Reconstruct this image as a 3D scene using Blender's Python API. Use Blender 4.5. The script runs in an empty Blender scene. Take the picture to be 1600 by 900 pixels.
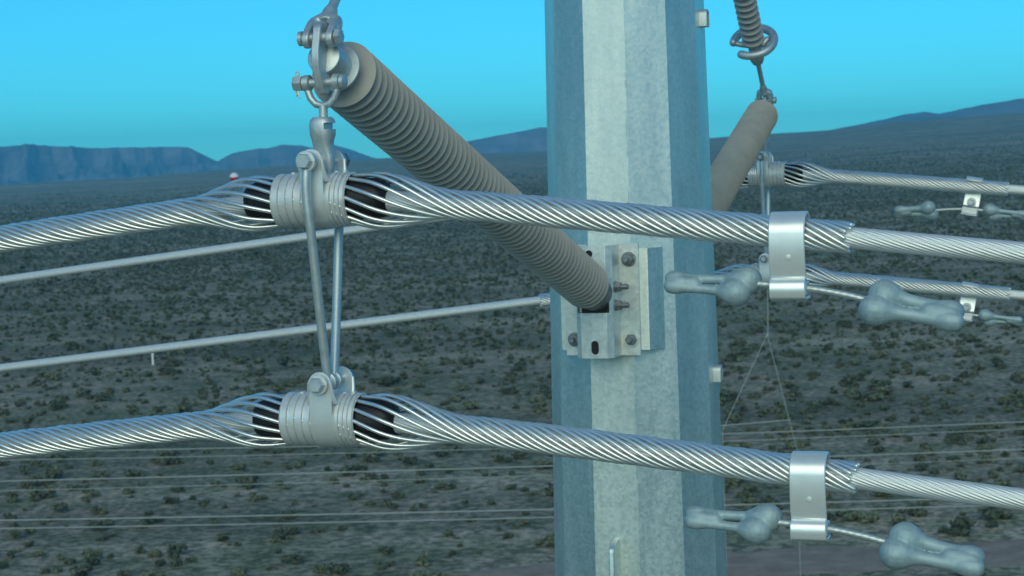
import bpy, math, random
import numpy as np
from mathutils import Vector, Matrix, noise
PI = math.pi
rad = math.radians
scene = bpy.context.scene
COL = scene.collection
random.seed(7)
rng = np.random.default_rng(7)

# ------------------------------------------------------------------ camera frame
FPX = 2950.0                       # focal length in pixels of the 1600 px wide photograph
CAM_H = 24.0
PITCH, ROLL = rad(3.45), rad(1.9)
F_ = Vector((0, math.cos(PITCH), -math.sin(PITCH)))
U0 = Vector((0, math.sin(PITCH), math.cos(PITCH)))
R0 = Vector((1, 0, 0))
R_ = R0*math.cos(ROLL) - U0*math.sin(ROLL)
U_ = U0*math.cos(ROLL) + R0*math.sin(ROLL)
CAM = Vector((0, 0, CAM_H))
def W(px, py, d):
    return CAM + F_*d + R_*((px-800)/FPX*d) + U_*((450-py)/FPX*d)
def PX(p):
    v = Vector(p)-CAM
    d = v.dot(F_)
    return (800+v.dot(R_)/d*FPX, 450-v.dot(U_)/d*FPX, d)
def horizon(px):
    return 272-(px-800)*math.tan(ROLL)

# ------------------------------------------------------------------ mesh helpers
class MB:
    def __init__(s): s.v = []; s.f = []
    def add(s, vs, fs):
        n = len(s.v); s.v += [tuple(p) for p in vs]; s.f += [tuple(i+n for i in f) for f in fs]; return s
    def tube(s, pts, r, n=10, caps=True, roundcap=False):
        pts = [Vector(p) for p in pts]
        rs = list(r) if hasattr(r, '__len__') else [r]*len(pts)
        if roundcap:
            a, b = pts[0], pts[-1]
            da = (pts[0]-pts[1]).normalized(); db = (pts[-1]-pts[-2]).normalized()
            r0, r1 = rs[0], rs[-1]
            pre = [(a+da*r0*math.sin(t), r0*math.cos(t)) for t in (1.45, 1.1, .7, .35)]
            post = [(b+db*r1*math.sin(t), r1*math.cos(t)) for t in (.35, .7, 1.1, 1.45)]
            pts = [p for p, _ in pre]+pts+[p for p, _ in post]
            rs = [q for _, q in pre]+rs+[q for _, q in post]
        m = len(pts); vs = []; fs = []; side = None
        for i in range(m):
            t = (pts[min(i+1, m-1)]-pts[max(i-1, 0)]).normalized()
            if side is None:
                h = Vector((0, 0, 1)) if abs(t.z) < .9 else Vector((1, 0, 0))
                side = t.cross(h).normalized()
            else:
                side = (side-t*side.dot(t)).normalized()
            up = side.cross(t)
            for k in range(n):
                a = 2*PI*k/n
                vs.append(pts[i]+(side*math.cos(a)+up*math.sin(a))*rs[i])
        for i in range(m-1):
            for k in range(n):
                k2 = (k+1) % n
                fs.append((i*n+k, i*n+k2, (i+1)*n+k2, (i+1)*n+k))
        if caps:
            fs.append(tuple(range(n-1, -1, -1))); fs.append(tuple(range((m-1)*n, m*n)))
        return s.add(vs, fs)
    def lathe(s, prof, org, axis, n=32, caps=True):
        org = Vector(org); ax = Vector(axis).normalized()
        h = Vector((0, 0, 1)) if abs(ax.z) < .9 else Vector((1, 0, 0))
        e1 = ax.cross(h).normalized(); e2 = e1.cross(ax)
        vs = []; fs = []; m = len(prof)
        for t, r in prof:
            for k in range(n):
                a = 2*PI*k/n
                vs.append(org+ax*t+(e1*math.cos(a)+e2*math.sin(a))*max(r, 1e-5))
        for i in range(m-1):
            for k in range(n):
                k2 = (k+1) % n
                fs.append((i*n+k, i*n+k2, (i+1)*n+k2, (i+1)*n+k))
        if caps:
            fs.append(tuple(range(n-1, -1, -1))); fs.append(tuple(range((m-1)*n, m*n)))
        return s.add(vs, fs)
    def ring(s, c, axis, R, r, n=28, m=10, a0=0, a1=2*PI):
        c = Vector(c); ax = Vector(axis).normalized()
        h = Vector((0, 0, 1)) if abs(ax.z) < .9 else Vector((1, 0, 0))
        e1 = ax.cross(h).normalized(); e2 = e1.cross(ax)
        closed = abs(a1-a0-2*PI) < 1e-6
        if not closed:
            pts = [c+(e1*math.cos(a0+(a1-a0)*i/n)+e2*math.sin(a0+(a1-a0)*i/n))*R for i in range(n+1)]
            return s.tube(pts, r, m, True, True)
        vs = []; fs = []
        for i in range(n):
            a = 2*PI*i/n; d = e1*math.cos(a)+e2*math.sin(a)
            for k in range(m):
                b = 2*PI*k/m
                vs.append(c+d*(R+r*math.cos(b))+ax*(r*math.sin(b)))
        for i in range(n):
            for k in range(m):
                i2, k2 = (i+1) % n, (k+1) % m
                fs.append((i*m+k, i2*m+k, i2*m+k2, i*m+k2))
        return s.add(vs, fs)
    def box(s, c, size, ex=(1, 0, 0), ey=(0, 1, 0), ez=(0, 0, 1)):
        c = Vector(c); ex, ey, ez = Vector(ex)*size[0]/2, Vector(ey)*size[1]/2, Vector(ez)*size[2]/2
        vs = [c+ex*i+ey*j+ez*k for i in (-1, 1) for j in (-1, 1) for k in (-1, 1)]
        return s.add(vs, [(0, 1, 3, 2), (4, 6, 7, 5), (0, 4, 5, 1), (2, 3, 7, 6), (0, 2, 6, 4), (1, 5, 7, 3)])
    def prism(s, outline, org, e1, e2, d0, d1):
        """convex-ish outline in (e1, e2), extruded along e1 x e2 from d0 to d1"""
        org = Vector(org); e1 = Vector(e1); e2 = Vector(e2); n = e1.cross(e2)
        m = len(outline)
        vs = [org+e1*a+e2*b+n*d0 for a, b in outline]+[org+e1*a+e2*b+n*d1 for a, b in outline]
        fs = [tuple(range(m-1, -1, -1)), tuple(range(m, 2*m))]
        fs += [(i, (i+1) % m, m+(i+1) % m, m+i) for i in range(m)]
        return s.add(vs, fs)
    def ribbon(s, path, hw, th, cx=0.0):
        """bent sheet: path in (y, z), half widths along x, thickness th grown to the left normal"""
        m = len(path); vs = []; fs = []
        hws = list(hw) if hasattr(hw, '__len__') else [hw]*m
        for i, (y, z) in enumerate(path):
            a = path[max(i-1, 0)]; b = path[min(i+1, m-1)]
            ty, tz = b[0]-a[0], b[1]-a[1]; l = math.hypot(ty, tz) or 1
            ny, nz = tz/l, -ty/l
            for q in (0, th):
                for sx in (-1, 1):
                    vs.append((cx+sx*hws[i], y+ny*q, z+nz*q))
        for i in range(m-1):
            a, b = i*4, i*4+4
            fs += [(a, a+1, b+1, b), (a+2, b+2, b+3, a+3), (a, b, b+2, a+2), (a+1, a+3, b+3, b+1)]
        fs += [(0, 2, 3, 1), (m*4-4, m*4-3, m*4-1, m*4-2)]
        return s.add(vs, fs)
    def hexhead(s, c, axis, R, h):
        return s.lathe([(0, R*.99), (h*.82, R), (h, R*.86)], c, axis, 6)
    def mesh(s, name, sharp=38):
        me = bpy.data.meshes.new(name)
        me.from_pydata(s.v, [], s.f); me.update()
        me.polygons.foreach_set('use_smooth', [True]*len(me.polygons))
        if sharp: me.set_sharp_from_angle(angle=rad(sharp))
        return me
    def build(s, name, m, parent=None, sharp=38, bevel=0, recalc=True):
        me = s.mesh(name, None)
        if recalc:
            import bmesh
            bm = bmesh.new(); bm.from_mesh(me); bmesh.ops.recalc_face_normals(bm, faces=bm.faces); bm.to_mesh(me); bm.free()
        if sharp: me.set_sharp_from_angle(angle=rad(sharp))
        me.materials.append(m)
        o = bpy.data.objects.new(name, me); COL.objects.link(o)
        if parent: o.parent = parent
        if bevel:
            b = o.modifiers.new('bevel', 'BEVEL'); b.width = bevel; b.segments = 2; b.limit_method = 'ANGLE'; b.angle_limit = rad(40)
        return o

def blend(o, voxel, smooth=6):
    """melt an object's overlapping pieces into one cast surface"""
    r = o.modifiers.new('remesh', 'REMESH'); r.mode = 'VOXEL'; r.voxel_size = voxel
    sm = o.modifiers.new('smooth', 'SMOOTH'); sm.factor = .5; sm.iterations = smooth
    dg = bpy.context.evaluated_depsgraph_get(); dg.update()
    me = bpy.data.meshes.new_from_object(o.evaluated_get(dg))
    me.polygons.foreach_set('use_smooth', [True]*len(me.polygons))
    old = o.data; o.modifiers.clear(); o.data = me
    if not me.materials: me.materials.append(old.materials[0])
    return o
def carve(o, cutters):
    """real holes: subtract cutter meshes"""
    tmp = []
    for mb in cutters:
        c = mb.build('cutter', o.data.materials[0], None, None); tmp.append(c)
        c.parent = o.parent
        b = o.modifiers.new('cut', 'BOOLEAN'); b.operation = 'DIFFERENCE'; b.object = c; b.solver = 'EXACT'
    bpy.context.view_layer.update()
    dg = bpy.context.evaluated_depsgraph_get(); dg.update()
    me = bpy.data.meshes.new_from_object(o.evaluated_get(dg))
    o.modifiers.clear(); o.data = me
    for c in tmp: bpy.data.objects.remove(c)
    me.polygons.foreach_set('use_smooth', [True]*len(me.polygons)); me.set_sharp_from_angle(angle=rad(35))
    return o
def smooth01(t): t = min(1, max(0, t)); return t*t*(3-2*t)

# ------------------------------------------------------------------ materials
def new_mat(name):
    m = bpy.data.materials.new(name); m.use_nodes = True
    nt = m.node_tree; b = nt.nodes['Principled BSDF']
    return m, nt, b
def N(nt, t, **kw):
    n = nt.nodes.new(t)
    for k, v in kw.items(): setattr(n, k, v)
    return n
def metal(name, c0, c1, metallic, rough, scale=60, spangle=0.0, bump=0.0, rvar=.12, stretch=None):
    m, nt, b = new_mat(name)
    tc = N(nt, 'ShaderNodeTexCoord'); src = tc.outputs['Object']
    if stretch:
        mp = N(nt, 'ShaderNodeMapping'); mp.inputs['Scale'].default_value = stretch
        nt.links.new(src, mp.inputs[0]); src = mp.outputs[0]
    n1 = N(nt, 'ShaderNodeTexNoise'); n1.inputs['Scale'].default_value = scale; n1.inputs['Detail'].default_value = 5
    nt.links.new(src, n1.inputs['Vector'])
    fac = n1.outputs['Fac']
    if spangle:
        v = N(nt, 'ShaderNodeTexVoronoi'); v.inputs['Scale'].default_value = scale*2.2
        nt.links.new(src, v.inputs['Vector'])
        sx = N(nt, 'ShaderNodeSeparateColor'); nt.links.new(v.outputs['Color'], sx.inputs[0])
        mx = N(nt, 'ShaderNodeMix'); mx.inputs[0].default_value = spangle
        nt.links.new(fac, mx.inputs[2]); nt.links.new(sx.outputs[0], mx.inputs[3]); fac = mx.outputs[0]
    r = N(nt, 'ShaderNodeValToRGB'); r.color_ramp.elements[0].position = .25; r.color_ramp.elements[1].position = .75
    r.color_ramp.elements[0].color = (*c0, 1); r.color_ramp.elements[1].color = (*c1, 1)
    nt.links.new(fac, r.inputs[0]); nt.links.new(r.outputs[0], b.inputs['Base Color'])
    mr = N(nt, 'ShaderNodeMapRange'); mr.inputs[3].default_value = rough-rvar; mr.inputs[4].default_value = rough+rvar
    nt.links.new(fac, mr.inputs[0]); nt.links.new(mr.outputs[0], b.inputs['Roughness'])
    b.inputs['Metallic'].default_value = metallic
    if bump:
        bp = N(nt, 'ShaderNodeBump'); bp.inputs['Strength'].default_value = bump; bp.inputs['Distance'].default_value = .001
        nt.links.new(n1.outputs['Fac'], bp.inputs['Height']); nt.links.new(bp.outputs[0], b.inputs['Normal'])
    return m
M = {}
M['pole'] = metal('galvanized_pole', (.74, .79, .75), (.86, .90, .85), .86, .46, 85, .45, .25)
M['plate'] = metal('galvanized_plate', (.74, .76, .72), (.90, .91, .86), .40, .42, 55, .5, .2)
M['cast'] = metal('galvanized_casting', (.52, .56, .56), (.66, .70, .69), .65, .48, 70, .2, .3)
M['bolt'] = metal('dull_bolt_steel', (.22, .24, .24), (.36, .38, .37), .6, .5, 120, .2, .2)
M['alu'] = metal('aluminium_casting', (.70, .71, .69), (.82, .82, .79), .35, .38, 60, .15, .15)
M['strap'] = metal('bright_aluminium', (.84, .85, .82), (.93, .93, .89), .5, .32, 40, .1, .05, .06)
M['rod'] = metal('aluminium_rod', (.80, .82, .81), (.91, .91, .89), .80, .33, 45, 0, 0, .06)
M['strand'] = metal('aluminium_strand', (.70, .72, .72), (.82, .83, .82), .5, .45, 90, 0, 0, .08)
M['weight'] = metal('zinc_weight', (.30, .41, .44), (.48, .58, .59), .35, .60, 75, .15, .6)
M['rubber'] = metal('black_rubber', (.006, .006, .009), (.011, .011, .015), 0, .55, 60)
M['silicone'] = metal('tan_silicone', (.41, .375, .32), (.52, .475, .405), 0, .6, 22, 0, 0, .08)
M['silicone_pale'] = metal('pale_silicone', (.42, .38, .34), (.50, .46, .41), 0, .55, 22, 0, 0, .08)
M['white'] = metal('white_paint', (.74, .74, .74), (.82, .82, .82), 0, .5, 5)
M['red'] = metal('red_paint', (.50, .03, .04), (.60, .05, .06), 0, .5, 5)
M['wire'] = metal('dull_wire', (.34, .38, .36), (.46, .48, .45), .2, .6, 3)

def add_stains(m):
    """rusty run-off and pale zinc blooms that belong to the old galvanizing"""
    nt = m.node_tree; b = nt.nodes['Principled BSDF']
    src = b.inputs['Base Color'].links[0].from_socket
    tc = N(nt, 'ShaderNodeTexCoord'); mp = N(nt, 'ShaderNodeMapping'); mp.inputs['Scale'].default_value = (14, 14, 2.2)
    nt.links.new(tc.outputs['Object'], mp.inputs[0])
    n = N(nt, 'ShaderNodeTexNoise'); n.inputs['Scale'].default_value = 1; n.inputs['Detail'].default_value = 7; n.inputs['Roughness'].default_value = .65
    nt.links.new(mp.outputs[0], n.inputs['Vector'])
    r = N(nt, 'ShaderNodeValToRGB'); r.color_ramp.elements[0].position = .36; r.color_ramp.elements[1].position = .66
    r.color_ramp.elements[0].color = (.80, .84, .84, 1); r.color_ramp.elements[1].color = (1.05, 1.04, 1.0, 1)
    nt.links.new(n.outputs['Fac'], r.inputs[0])
    mx = N(nt, 'ShaderNodeMix'); mx.data_type = 'RGBA'; mx.blend_type = 'MULTIPLY'; mx.inputs[0].default_value = 1
    nt.links.new(src, mx.inputs[6]); nt.links.new(r.outputs[0], mx.inputs[7]); nt.links.new(mx.outputs[2], b.inputs['Base Color'])
add_stains(M['pole']); add_stains(M['plate'])

# ------------------------------------------------------------------ tagging
def tag(o, label, cat, group=None, kind=None):
    if label: o['label'] = label
    if cat: o['category'] = cat
    if group: o['group'] = group
    if kind: o['kind'] = kind
    return o
YAW = rad(-19.0)
P0 = W(988, 450, 3.9); P0.z = CAM_H
ROTZ = Matrix.Rotation(YAW, 3, 'Z')
def loc(x, y, z): return P0 + ROTZ @ Vector((x, y, z))
def thing(name, label, cat, at, group=None, rz=YAW, world=False):
    o = bpy.data.objects.new(name, None); COL.objects.link(o); o.empty_display_size = .02
    o.location = Vector(at) if world else loc(*at); o.rotation_euler = (0, 0, rz)
    return tag(o, label, cat, group)
def turned(o, label, shift=(0, 0, 0)):
    """copy a thing and its parts to the opposite face of the pole"""
    c = o.copy(); COL.objects.link(c)
    d = Vector(o.location)-P0
    c.location = P0 + Vector((-d.x, -d.y, d.z)) + ROTZ @ Vector(shift)
    c.rotation_euler = (0, 0, o.rotation_euler.z+PI); c['label'] = label
    kids(o, c); return c
def kids(o, c):
    for ch in list(o.children):
        k = ch.copy(); COL.objects.link(k); k.parent = c; kids(ch, k)
def moved(o, label, shift):
    c = o.copy(); COL.objects.link(c); c.location = Vector(o.location)+ROTZ @ Vector(shift); c['label'] = label
    kids(o, c); return c

# key points in pole coordinates: x along the line, y away from the viewer, z above the camera height
YC, ZU, ZL = -1.525, -.025, -.311          # clamps
TIP = Vector((.014, YC, .161)); BASE = Vector((-.012, -.235, -.236))
ZBR = -.254

# ------------------------------------------------------------------ steel pole
def pole_R(z): return .1705-.0134*(z+.245)
zg = -CAM_H
pole = thing('steel_pole', 'tall twelve-sided tapered galvanized steel pole carrying the line hardware', 'pole', (0, 0, zg))
mb = MB(); vs = []; fs = []
zs = [zg, -12, -6, -3, -1.6, -1, -.5, 0, .5, 1, 2.35]
for z in zs:
    for k in range(12):
        a = -PI/2+rad(15)+k*PI/6
        vs.append((pole_R(z)*math.cos(a), pole_R(z)*math.sin(a), z-zg))
for i in range(len(zs)-1):
    for k in range(12):
        k2 = (k+1) % 12; fs.append((i*12+k, i*12+k2, (i+1)*12+k2, (i+1)*12+k))
fs.append(tuple(range((len(zs)-1)*12, len(zs)*12)))
mb.add(vs, fs); mb.build('shaft', M['pole'], pole, 20, .004)
def lug(ang, z, h=.075):
    """small open climbing-step clip welded to a flat"""
    r = pole_R(z)*math.cos(rad(15)); n = Vector((math.sin(ang), -math.cos(ang), 0)); t = Vector((math.cos(ang), math.sin(ang), 0))
    b = MB()
    pts = []
    hw = .0125
    for i in range(9):
        a = PI*i/8; pts.append((math.cos(a)*hw, h/2-hw+math.sin(a)*hw))
    out = [(hw, -h/2)]+pts+[(-hw, -h/2)]
    inn = [(p[0]*.62, (p[1] if p[1] < 0 else h/2-hw+(p[1]-h/2+hw)*.62)) for p in out]
    c = n*(r-.001)+Vector((0, 0, z-zg)); Z = Vector((0, 0, 1)); m = len(out); V = []; Fc = []
    for dep in (0, .017):
        for o_ in (out, inn):
            V += [c+t*a+Z*q+n*dep for a, q in o_]
    for i in range(m-1):
        Fc += [(2*m+i, 2*m+i+1, 3*m+i+1, 3*m+i), (i, i+1, 2*m+i+1, 2*m+i), (m+i, 3*m+i, 3*m+i+1, m+i+1)]
    Fc += [(0, 2*m, 3*m, m), (m-1, 2*m-1, 4*m-1, 3*m-1)]
    b.add(V, Fc); return b.build('step_clip', M['cast'], pole, 35, .0015)
rr0 = pole_R(-.9)*math.cos(rad(15)); q = MB()
ol = [(-.16, .0), (-.16, .044)]+[(-.018+.044*math.sin(a)*.5, .044*math.cos(a)) for a in np.linspace(0, PI/2, 7)]
q.prism([(b_, a_) for a_, b_ in ol], (0, -rr0+.002, -.735-zg), (0, -1, 0), (0, 0, 1), -.0055, .0055)
q.build('step_fin', M['pole'], pole, 35, .0022)
for z in (.302, -.42, -1.14): lug(rad(92), z, .036)
# closing weld seam with beads down the viewer-side vertex
for z0, z1 in ((.02, .13), (.16, .2), (-.12, -.03), (-.62, -.5)):
    a = -PI/2+rad(15); q = []
    for i in range(9):
        z = z0+(z1-z0)*i/8; q.append(((pole_R(z)-.001)*math.cos(a)+random.uniform(-.001, .001), (pole_R(z)-.001)*math.sin(a), z-zg))
    MB().tube(q, [.0006]+[random.uniform(.0012, .0022) for _ in range(7)]+[.0006], 8).build('weld_bead', M['pole'], pole)

# ------------------------------------------------------------------ pole bracket
br = thing('mounting_bracket', 'galvanized hat-section bracket bolted to the near face of the steel pole', 'bracket', (-.012, -.165, ZBR), 'insulator brackets on the pole')
AP = pole_R(ZBR)*math.cos(rad(15)); y0 = .165-AP
# saddle plate following the flats of the pole
fl = AP*math.tan(rad(15))
def saddle():
    rows = []
    for off in (0, .009):
        f = y0-.0025-off
        rows.append([(-.0885, f+.0), (-.0882, f-.0005), (-.088, f-.001), (.089, f-.001), (.093, f), (.114, .026-off*.55)])
    b = MB(); m = 6; V = []; Fc = []
    for z in (-.100, .101):
        for row in rows: V += [(x, y, z) for x, y in row]
    for i in range(m-1):
        Fc += [(i, i+1, 2*m+i+1, 2*m+i), (m+i, 3*m+i, 3*m+i+1, m+i+1), (i, m+i, m+i+1, i+1), (2*m+i, 2*m+i+1, 3*m+i+1, 3*m+i)]
    Fc += [(0, 2*m, 3*m, m), (m-1, 2*m-1, 4*m-1, 3*m-1)]
    b.add(V, Fc); return b
saddle().build('saddle_plate', M['pole'], br, 20, .0012)
yF = y0-.0125                       # back of flanges
H2 = .11
def plate(x0, x1, ya, yb, z0, z1): return MB().box(((x0+x1)/2, (ya+yb)/2, (z0+z1)/2), (abs(x1-x0), abs(yb-ya), abs(z1-z0)))
WEB = yF-.062
def hat():
    prof = [(-.076, yF), (-.034, yF), (-.030, yF-.004), (-.030, WEB+.004), (-.026, WEB), (.026, WEB), (.030, WEB+.004), (.030, yF-.004), (.034, yF), (.076, yF)]
    th = .0075; off = []
    m = len(prof)
    for i, p in enumerate(prof):
        a = prof[max(0, i-1)]; c = prof[min(m-1, i+1)]
        t = Vector((c[0]-a[0], c[1]-a[1])).normalized(); off.append((p[0]-t.y*-1*th*-1, p[1]-t.x*th) if False else (p[0]+t.y*th, p[1]-t.x*th))
    b = MB(); V = []; Fc = []
    for z in (-H2, H2):
        V += [(p[0], p[1], z) for p in prof]+[(p[0], p[1], z) for p in off]
    for i in range(m-1):
        Fc += [(i, i+1, 2*m+i+1, 2*m+i), (m+i, 3*m+i, 3*m+i+1, m+i+1), (i, m+i, m+i+1, i+1), (2*m+i, 2*m+i+1, 3*m+i+1, 3*m+i)]
    Fc += [(0, 2*m, 3*m, m), (m-1, 2*m-1, 4*m-1, 3*m-1)]
    return b.add(V, Fc)
hatp = hat().build('hat_plate', M['plate'], br, 30)
cyl = lambda c, ax, r, h, n=20: MB().lathe([(-h/2, r), (h/2, r)], c, ax, n)
slot = MB()
ol = [(.0075*math.cos(a), .006+.0075*math.sin(a)) for a in np.linspace(0, PI, 9)]+[(.0075*math.cos(a), -.006+.0075*math.sin(a)) for a in np.linspace(PI, 2*PI, 9)]
slot.prism(ol, (.001, WEB, -.089), (1, 0, 0), (0, 0, 1), -.02, .02)
win = MB().box((-.002, WEB-.004, .012), (.066, .036, .066))
carve(hatp, [cyl((-.006, WEB-.004, .094), (0, 1, 0), .0072, .03), slot, win])
bv = hatp.modifiers.new('bevel', 'BEVEL'); bv.width = .0012; bv.segments = 2; bv.limit_method = 'ANGLE'; bv.angle_limit = rad(40)
FR = yF-.0075
for (bx, bz, light) in ((.057, .080, 0), (.059, -.078, 1), (-.058, -.078, 0), (-.056, .080, 0)):
    b = MB().lathe([(0, .0145), (.003, .0145), (.0031, .0145)], (bx, FR, bz), (0, -1, 0), 24).build('washer', M['plate'] if light else M['bolt'], br)
    q = MB().hexhead((bx, FR-.003, bz), (0, -1, 0), .0115, .010); q.lathe([(.01, .006), (.022, .006), (.024, .0045)], (bx, FR-.003, bz), (0, -1, 0), 12)
    q.build('bolt', M['bolt'], br, 30)
for bz in (.028, -.008):           # through-studs of the insulator foot
    q = MB().lathe([(0, .011), (.003, .011)], (.0375, (yF+WEB)/2-.012, bz), (1, 0, 0), 20)
    q.hexhead((.0405, (yF+WEB)/2-.012, bz), (1, 0, 0), .0105, .010); q.lathe([(.009, .0058), (.022, .0058), (.0245, .004)], (.0405, (yF+WEB)/2-.012, bz), (1, 0, 0), 12)
    q.build('bolt', M['bolt'], br, 30)

# ------------------------------------------------------------------ ribbed post insulator
pi_ = thing('post_insulator', 'thick tan ribbed insulator slanting from the near pole face to the upper left', 'insulator', tuple(BASE), 'ribbed post insulators')
ax = (BASE-TIP); LEN = ax.length; ax.normalize()
o = TIP-BASE
def shed_profile(t0, t1, pitch, rc, rs, edge=.0019):
    p = [(t0-.003, rc)]; t = t0; n = int((t1-t0)/pitch)
    for i in range(n):
        t = t0+i*pitch
        p += [(t, rc), (t+.0008, rc+.002), (t+.0034, rs-.001), (t+.0040, rs), (t+.0040+edge*.7, rs), (t+.0040+edge, rs-.0008), (t+.0062+edge, rc+.002), (t+.0075+edge, rc)]
    p.append((t1, rc)); return p
prof = shed_profile(.070, LEN-.03, .0205, .0250, .0458)
prof = [(.060, .012), (.061, .026)]+prof
MB().lathe(prof, o, ax, 56).build('ribbed_housing', M['silicone'], pi_, 50)
q = MB().lathe([(.004, .017), (.006, .0225), (.05, .0235), (.056, .0235)], o, ax, 32); q.lathe([(.046, .024), (.047, .033), (.0505, .033), (.0515, .024)], o, ax, 40)
q.build('end_cap', M['cast'], pi_, 40, .0008)
MB().lathe([(LEN-.032, .036), (LEN+.02, .037), (LEN+.024, .034)], o, ax, 32).build('base_fitting', M['bolt'], pi_, 40)
# the foot block between the walls of the bracket
MB().box((.0, .035, .0), (.05, .05, .055)).build('foot', M['bolt'], pi_, 40, .003)
# added black plate behind the web, standing in for shade in the holes
MB().box((.012-.012, -.007+.0, -.018), (.048, .003, .205)).build('hole_shade_plate', M['rubber'], pi_, 40)
# tongue plate, seen edge-on, with eyes top and bottom
tp = []
c1, c2 = Vector((0, .026)), Vector((0, -.036))
for a in np.linspace(0, PI, 10): tp.append((.015*math.cos(a), .028+.015*math.sin(a)))
for a in np.linspace(PI, 2*PI, 10): tp.append((.015*math.cos(a), -.036+.015*math.sin(a)))
tp = tp[:10]+[(-.022, .005), (-.022, -.016)]+tp[10:]+[(.026, -.020), (.028, .012)]
q = MB().prism(tp, o, (0, 1, 0), (0, 0, 1), -.0055, .0055)
tg = q.build('tongue_plate', M['cast'], pi_, 30)
tg.modifiers.new('bevel', 'BEVEL').width = .0018
tg.modifiers['bevel'].segments = 2

# ------------------------------------------------------------------ U shackle, socket clevis
sh = thing('shackle', 'u-shaped shackle with cotter pin under the near insulator tip', 'shackle', (.013, YC, .090), 'shackles under the insulator tips')
zb = .126-.090
ctl = [(-.021, 0, zb), (-.0205, 0, zb-.010), (-.017, 0, zb-.020), (-.010, 0, zb-.0275), (0, 0, zb-.030), (.010, 0, zb-.0275), (.017, 0, zb-.020), (.0205, 0, zb-.010), (.021, 0, zb)]
q = MB().tube(ctl, .0048, 12)
for sx in (-1, 1): q.lathe([(-.005, .0085), (-.004, .0105), (.004, .0105), (.005, .0085)], (sx*.021, 0, zb), (1, 0, 0), 20)
q.tube([(0, 0, zb-.030), (0, 0, zb-.050)], .0058, 14)
q.build('bow', M['cast'], sh)
q = MB().lathe([(-.036, .0055), (.030, .0055)], (0, 0, zb), (1, 0, 0), 14); q.lathe([(0, .0095), (.005, .0095), (.006, .008)], (.0265, 0, zb), (1, 0, 0), 18)
pin = q.build('bolt', M['cast'], sh)
MB().hexhead((-.0275, 0, zb), (-1, 0, 0), .0105, .012).build('nut', M['cast'], pin, 30)
q = MB().tube([(-.035, -.002, zb+.010), (-.036, -.003, zb), (-.033, -.004, zb-.012), (-.030, -.006, zb-.019)], .0011, 6)
q.tube([(-.035, .001, zb+.010), (-.037, 0, zb), (-.036, -.002, zb-.012), (-.0345, -.004, zb-.016)], .0011, 6)
q.ring((-.035, 0, zb+.0125), (0, 1, 0), .0028, .0011, 12, 6); q.build('cotter_pin', M['plate'], sh)

so = thing('socket_clevis', 'cast socket clevis hanging between shackle and upper near clamp', 'clevis', (.011, YC, .022), 'socket clevises')
q = MB()
def rrect(hw, hd, r=.006, n=4):
    pts = []
    for cx, cy, a0 in ((hw-r, hd-r, 0), (-hw+r, hd-r, PI/2), (-hw+r, -hd+r, PI), (hw-r, -hd+r, 1.5*PI)):
        for i in range(n+1): a = a0+PI/2*i/n; pts.append((cx+r*math.cos(a), cy+r*math.sin(a)))
    return pts
levels = [(-.012, .012, .0065, .005), (-.006, .0145, .0075, .006), (.010, .0145, .0085, .006), (.022, .0125, .010, .007), (.030, .0135, .0125, .009), (.036, .0155, .0145, .011), (.050, .0162, .015, .011), (.056, .0150, .0138, .0105), (.0595, .0115, .011, .009)]
V = []; Fc = []
for z, hw, hd, r in levels: V += [(a, b, z) for a, b in rrect(hw, hd, min(r, hd-.0005))]
m = 20
for i in range(len(levels)-1):
    for k in range(m): Fc.append((i*m+k, i*m+(k+1) % m, (i+1)*m+(k+1) % m, (i+1)*m+k))
Fc += [tuple(range(m-1, -1, -1)), tuple(range((len(levels)-1)*m, len(levels)*m))]
q.add(V, Fc)
sob = q.build('socket_body', M['cast'], so, 50)
carve(sob, [MB().box((.014, -.002, .0475), (.012, .04, .0085)), cyl((-.004, 0, .058), (0, 0, 1), .0068, .012)])

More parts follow.
